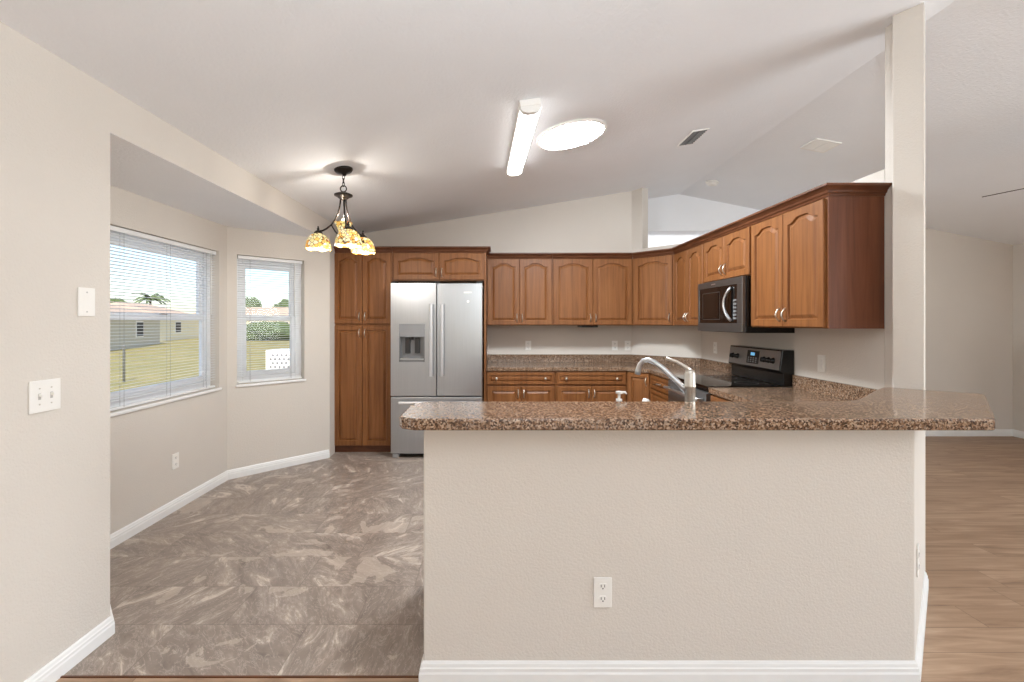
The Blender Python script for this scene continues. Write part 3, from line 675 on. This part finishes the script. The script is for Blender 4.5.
# ------------------------------------------------------------------ ceiling fittings
def ceil_frame(x, y, right=False):
    k = -.195 if right else .158; U = Vector((1,0,k)).normalized(); V = Vector((0,1,0)); N = U.cross(V); N = N if N.z < 0 else -N
    O = Vector((x,y,cz(x))); return lambda p: O+U*p[0]+V*p[1]+N*p[2]      # p.z = distance below the ceiling
F9 = ceil_frame(.178,3.36); F = lambda p: F9((p[0]*math.cos(.046)-p[1]*math.sin(.046), p[0]*math.sin(.046)+p[1]*math.cos(.046), p[2]))
e = thing('fluorescent_light', 'long lit fluorescent ceiling fixture with a wraparound lens', 'ceiling light', (.185,3.36,cz(.185)))
q = MB(F); q.box(-.066,.066,-.60,.60,.001,.042); q.build('housing','white',e,.003)
def lensec(y): return [(-.062,y,.043),(-.063,y,.055),(-.050,y,.072),(-.02,y,.082),(.02,y,.082),(.050,y,.072),(.063,y,.055),(.062,y,.043)]
q = MB(F); q.loops([lensec(-.565),lensec(.565)]); q.build('lens','tube',e)
for s in (-1,1):
    q = MB(F); L0 = [(x*1.04,y,z*1.03) for x,y,z in lensec(s*.566)]; L1 = [(x,s*.602,z) for x,y,z in L0]; q.loops([L0,L1]); q.build('end_cap','white',e)
F = ceil_frame(.565,3.43)
e = thing('tubular_skylight', 'round bright tubular skylight set in the sloped ceiling', 'skylight', (.565,3.43,cz(.565)))
MB(F).lathe([(.268,.001),(.268,.010),(.258,.016),(.240,.016),(.238,.001)],(0,0,0),40).build('trim_ring','white',e)
MB(F).lathe([(.237,.003),(.237,.012),(.18,.026),(.09,.034),(.001,.037)],(0,0,0),40).build('diffuser','skytube',e)
for a in (.6,3.7): 
    q = MB(F); q.lathe([(.006,.02),(.006,.030)],(.19*math.cos(a),.19*math.sin(a),0),8); q.build('screw',plain('screw_white',(200,200,200),.5),e)
def vent(nm, x, y, w, l, right, label, dark, rot=0):
    F0 = ceil_frame(x,y,right); c, s = math.cos(rot), math.sin(rot); F = lambda p: F0((p[0]*c-p[1]*s, p[0]*s+p[1]*c, p[2]))
    e = thing(nm, label, 'vent', (x,y,cz(x)))
    q = MB(F); q.box(-w/2,w/2,-l/2,l/2,.0005,.002); q.build('backing','dark' if dark else plain('vent_shadow',(95,95,95),.7),e)
    b = .008 if dark else .018; q = MB(F); q.box(-w/2-b,w/2+b,-l/2-b,-l/2,.0005,.010); q.box(-w/2-b,w/2+b,l/2,l/2+b,.0005,.010); q.box(-w/2-b,-w/2,-l/2,l/2,.0005,.010); q.box(w/2,w/2+b,-l/2,l/2,.0005,.010); q.build('frame','white',e)
    n = 9; q = MB(F)
    for k in range(n):
        yy = -l/2+(k+.5)*l/n; w_ = .004 if dark else .006
        a = [q.v(p) for p in ((-w/2,yy-w_,.003),(w/2,yy-w_,.003),(w/2,yy+w_,.012),(-w/2,yy+w_,.012),(-w/2,yy-w_+.002,.003),(w/2,yy-w_+.002,.003),(w/2,yy+w_+.002,.012),(-w/2,yy+w_+.002,.012))]
        for fc in ((0,1,2,3),(7,6,5,4),(0,4,5,1),(2,6,7,3),(1,5,6,2),(3,7,4,0)): q.face([a[i] for i in fc])
    q.box(-.004,.004,-l/2,l/2,.002,.012); q.build('louvers',plain('grey_louver',(120,120,120),.6) if dark else 'white',e)
vent('return_vent',1.69,3.91,.125,.30,False,'dark-grilled air vent on the left slope of the ceiling',True)
vent('supply_vent',2.95,4.14,.19,.19,True,'white square louvered air vent on the right slope of the ceiling',False)
F = ceil_frame(2.59,5.456,True); e = thing('smoke_detector','round white smoke detector on the ceiling above the corner cabinet','smoke detector',(2.59,5.456,cz(2.59)))
MB(F).lathe([(.075,.0005),(.075,.012),(.068,.016)],(0,0,0),24).build('base','white',e)
MB(F).lathe([(.062,.0165),(.060,.032),(.035,.042),(.001,.044)],(0,0,0),24).build('cover','white',e)
# ceiling fan (only one blade reaches the picture)
hx, hy, hz_ = 4.148, 3.106, 2.42
e = thing('ceiling_fan','dark ceiling fan in the living room, one thin blade in view','ceiling fan',(hx,hy,cz(hx)))
MB().lathe([(.001,cz(hx)-.07),(.04,cz(hx)-.06),(.07,cz(hx)+.0)],(hx,hy,0),20).build('canopy','bronze',e)
MB().lathe([(.012,2.50),(.012,cz(hx)-.05)],(hx,hy,0),10).build('downrod','bronze',e)
MB().lathe([(.03,2.36),(.09,2.38),(.11,2.43),(.09,2.48),(.03,2.51)],(hx,hy,0),24).build('motor','bronze',e)
for k in range(4):
    a = math.radians(106.7+90*k); U = Vector((math.cos(a),math.sin(a),0)); V = Vector((-U.y,U.x,0)); t = math.radians(-11.8 if True else 0)
    Vv = V*math.cos(t)+Vector((0,0,1))*math.sin(t); Nn = U.cross(Vv)
    g_ = lambda p, U=U, Vv=Vv, Nn=Nn: Vector((hx,hy,hz_))+U*p[0]+Vv*p[1]+Nn*p[2]
    q = MB(g_); q.loops([[(r,-w,-.003),(r,w,-.003),(r,w,.003),(r,-w,.003)] for r, w in ((.15,.05),(.3,.062),(.5,.068),(.58,.066),(.61,.05),(.62,.03))]); q.build('blade','bronze',e)
    q = MB(g_); q.box(.08,.17,-.02,.02,-.006,.002); q.build('blade_bracket','bronze',e)
# ------------------------------------------------------------------ chandelier
CX, CY = -1.14, 3.40; czc = cz(CX)
e = thing('chandelier','dark bronze chandelier with three downward amber stained-glass shades','chandelier',(CX,CY,czc))
F = ceil_frame(CX,CY)
MB(F).lathe([(.067,.0),(.067,.010),(.058,.022),(.02,.034),(.012,.05),(.001,.052)],(0,0,0),28).build('canopy','bronze',e)
q = MB()
def link(q, c, r1, r2, plane, rr=.0028):
    P = []
    for k in range(17):
        a = 2*PI*k/16; u, w = r1*math.cos(a), r2*math.sin(a); P.append((c[0]+u*(plane==0), c[1]+u*(plane==1), c[2]+w))
    q.tube(P, rr, 6)
zt = czc-.05
for k in range(3): link(q,(CX,CY,zt-.012-k*.026),.008,.018,k%2)
q.build('chain','bronze',e)
q = MB(); link(q,(CX,CY,2.395),.023,.023,0,.0045); q.build('ring','bronze',e)
MB().lathe([(.004,2.372),(.030,2.366),(.055,2.356),(.067,2.350),(.066,2.342),(.045,2.332),(.028,2.318),(.018,2.312),(.001,2.31)],(CX,CY,0),28).build('top_plate','bronze',e)
for k, ad in enumerate((183,299,57)):
    a = math.radians(ad); dx, dy = math.cos(a), math.sin(a)
    def P3(r,z): return (CX+dx*r,CY+dy*r,z)
    pts = [P3(r,z) for r,z in ((.020,2.325),(.026,2.27),(.038,2.215),(.060,2.165),(.090,2.125),(.125,2.095),(.155,2.080),(.182,2.078))]
    q = MB(); q.tube(pts,[.0065]*8,8); q.build('arm','bronze',e)
    q = MB(); q.tube([P3(r,z) for r,z in ((.090,2.125),(.078,2.105),(.060,2.075),(.040,2.055),(.012,2.048))],.0045,8); q.build('brace','bronze',e)
    cxx, cyy = CX+dx*.185, CY+dy*.185
    q = MB(); q.lathe([(.001,2.115),(.007,2.110),(.005,2.100),(.011,2.094),(.006,2.086),(.014,2.080),(.028,2.070),(.034,2.055),(.030,2.054),(.001,2.06)],(cxx,cyy,0),16); q.build('shade_cap','bronze',e)
    pr = [(.030,2.058),(.052,2.047),(.072,2.026),(.085,1.998),(.092,1.965),(.093,1.942)]
    q = MB(); n = 30; L = []
    for r,z in pr+[(r-.004,z-.002) for r,z in pr[::-1]]:
        L.append([(cxx+r*(1+.02*math.cos(6*2*PI*j/n))*math.cos(2*PI*j/n), cyy+r*(1+.02*math.cos(6*2*PI*j/n))*math.sin(2*PI*j/n), z+(.005*math.cos(12*PI*j/n) if z < 1.95 else 0)) for j in range(n)])
    q.loops(L,cap0=False,cap1=False,smooth=True); s = q.build('lamp_shade','stained',e)
    light('bulb_glow','POINT',(cxx,cyy,1.925),4.5,(1,.95,.88),size=.03)
    q = MB(); q.lathe([(.001,1.955),(.018,1.962),(.026,1.98),(.018,2.005),(.011,2.02),(.011,2.055)],(cxx,cyy,0),14); q.build('bulb','bulb',e)
# centre up-light bowl
pr = [(.012,2.045),(.026,2.050),(.036,2.075),(.044,2.105),(.058,2.130),(.066,2.142)]
q = MB(); n = 24; q.loops([[(CX+r*math.cos(2*PI*j/n),CY+r*math.sin(2*PI*j/n),z) for j in range(n)] for r,z in pr+[(r-.004,z+.001) for r,z in pr[::-1]]],cap0=False,cap1=False,smooth=True); lab(q.build('centre_bowl','stained',e),'upturned amber stained-glass cup')
MB().lathe([(.001,2.02),(.012,2.028),(.018,2.042),(.012,2.05),(.001,2.055)],(CX,CY,0),14).build('finial','bronze',e)
MB().lathe([(.008,2.055),(.010,2.12),(.016,2.14),(.012,2.165),(.001,2.175)],(CX,CY,0),12).build('bulb','bulb',e)
light('chandelier_glow','POINT',(CX,CY,2.19),5,(1,.93,.84),size=.012)
# ------------------------------------------------------------------ outdoors
GZ = -.7
struct(MB().prism([(-150,-30),(-2.9,-30),(-2.9,7.3),(60,7.3),(60,160),(-150,160)],GZ-.3,GZ).build('floor_lawn','grass'),'sunlit dry green lawn outside the bay windows','lawn')
m = MB(); m.box(-9.5,-2.62,-6,9,GZ,-.2); m.box(-2.62,-1.9,-6,1.9,GZ,-.2); struct(m.build('floor_bounce_slab', plain('pale_bounce_slab',(216,214,210),.9)),'pale slab added out of sight to bounce sunlight into the bay','bounce slab')  # unseen slab added to reflect sun up onto the bay ceiling
def house(P0, P1, depth, zw, zr, wallm, label, over=.5):
    P0, P1 = Vector((*P0,0)), Vector((*P1,0)); U = (P1-P0).normalized(); N = Vector((-U.y,U.x,0)); L = (P1-P0).length
    f = lambda p: P0+U*p[0]+N*p[1]+Vector((0,0,p[2])); e = thing('house',label,'house',tuple(f((L/2,depth/2,GZ))))
    q = MB(f); q.box(0,L,0,depth,GZ,zw); q.build('walls',wallm,e)
    q = MB(f); a,b,c,d = -over,L+over,-over,depth+over; h = (d-c)/2
    lo = [(a,c,zw),(b,c,zw),(b,d,zw),(a,d,zw)]; q.loops([lo,[(x,y,zw+.18) for x,y,z in lo]])
    v = [q.v((x,y,zw+.18)) for x,y,z in lo]; r0, r1 = q.v((a+h*.9,(c+d)/2,zr)), q.v((b-h*.9,(c+d)/2,zr))
    q.face([v[0],v[1],r1,r0]); q.face([v[1],v[2],r1]); q.face([v[2],v[3],r0,r1]); q.face([v[3],v[0],r0]); q.build('roof','roof',e)
    return f, e
fA, eA = house((-24.5,24.5),(-32.5,44),9,1.75,3.3,'stucco_shaded','stucco neighbour house greyed as if shaded, with a tan roof, seen through the large window')
def hwin(f, e, u, w, z0, z1):
    q = MB(f); q.box(u-.08,u+w+.08,-.06,0,z0-.08,z1+.08); a = q.build('house_window','white',e)
    q = MB(f); q.box(u,u+w,-.07,-.06,z0,z1); q.build('pane','dark',a)
hwin(fA,eA,14.5,1.6,.2,1.4); hwin(fA,eA,7,1.6,.2,1.4)
fB, eB = house((-35,47),(-41,63),9,1.9,3.6,'stucco_cream','cream stucco neighbour house with a tan roof, farther along the lawn'); hwin(fB,eB,6,2,.2,1.4)
fC, eC = house((-46,66),(-24,68),9,1.9,3.7,'stucco_cream','distant pale house seen through the narrow window'); 
for u in (6,10,14): hwin(fC,eC,u,1.3,.2,1.4)
def blob(c, rx, ry, rz, seed, name='foliage', parent=None):
    q = MB(); rr = random.Random(seed); ph = [rr.uniform(0,6) for _ in range(6)]; L = []
    for i in range(1,14):
        t = PI*i/14; ring = []
        for k in range(24):
            a = 2*PI*k/24; d = 1+.12*math.sin(3*a+ph[0]+2*t)+.08*math.sin(7*a+ph[1]+5*t)+.06*math.sin(11*a+ph[2]-7*t)
            ring.append((c[0]+rx*d*math.sin(t)*math.cos(a),c[1]+ry*d*math.sin(t)*math.sin(a),c[2]-rz*d*math.cos(t)))
        L.append(ring)
    q.loops(L); o = q.build(name,'leaf',parent)
    return o
tag(blob((-26,52,.25),3.2,2.2,1.1,1,'hedge'),'rounded green shrub on the lawn seen through the narrow window','shrub')
for (x,y,h,r,lb,sd) in ((-42.5,78,5.0,2.0,'small green tree at the left of the narrow window view',3),(-38.2,84,4.6,3.0,'broad green tree above the distant house roof',4),(-62,74,4.6,2.2,'dark green tree at the left edge of the large window view',5)):
    e = thing('tree',lb,'tree',(x,y,GZ)); blob((x,y,h-r*.5),r,r,r*.75,sd,'crown',e)
    MB().lathe([(.3,GZ),(.2,h-r)],(x,y,0),8).build('trunk','bark',e)
def palm(x,y,h,lb,k_=1.35):
    e = thing('palm_tree',lb,'palm tree',(x,y,GZ)); MB().tube([(x,y,GZ),(x+.1,y,(GZ+h)/2),(x,y,h)],[.25,.2,.16],8).build('trunk','bark',e)
    q = MB(); rr = random.Random(int(x*10))
    for k in range(18):
        a = 2*PI*k/18+rr.uniform(-.1,.1); el = rr.uniform(.1,.9); ln = rr.uniform(1.5,2.1)*k_; P = []
        for j in range(6):
            t = j/5; r_ = ln*t; P.append((x+math.cos(a)*r_, y+math.sin(a)*r_, h+el*r_-1.0*t*t*ln*.55))
        for (p0,p1) in zip(P,P[1:]):
            t = P.index(p0)/5; w = (.28*(1-t)+.05)*k_; n = Vector((-math.sin(a),math.cos(a),0))*w
            p0, p1 = Vector(p0), Vector(p1); dn = Vector((0,0,-.22))
            A = [q.v(p) for p in (p0,p1,p1+n*.8+dn,p0+n+dn)]; q.face(A); A = [q.v(p) for p in (p0,p0-n+dn,p1-n*.8+dn,p1)]; q.face(A)
    q.build('fronds','leaf',e)
palm(-57,75,5.4,'palm tree above the neighbour roof in the large window')
e = thing('fence_post','grey metal post on the lawn in the large window view','post',(-13.0,15.9,GZ)); MB().lathe([(.04,GZ),(.04,.55),(.055,.57),(.001,.60)],(-13.0,15.9,0),10).build('post','fence',e)
e = thing('lattice_screen','white lattice-sided box standing on the lawn in the narrow window view','screen',(-7.8,17.0,GZ))
q = MB(); q.box(-8.3,-7.3,16.4,17.6,GZ,.38); q.build('panel','white',e)
q = MB()
for i in range(5):
    for j in range(6):
        u = -8.12+i*.16+(.08 if j%2 else 0); z = GZ+.2+j*.14; a = [q.v(p) for p in ((u-.05,16.39,z),(u,16.39,z-.05),(u+.05,16.39,z),(u,16.39,z+.05))]; b = [q.v((v.co.x,16.395,v.co.z)) for v in a]; q.face(a); q.face(b)
q.build('lattice_openings','hole',e)
# area lamp added to brighten the far wall beyond the kitchen, no fixture there
light('hall_fill','AREA',(2.6,6.3,2.0),9,(1,1,1),(PI/2,0,0),1.6,.8)
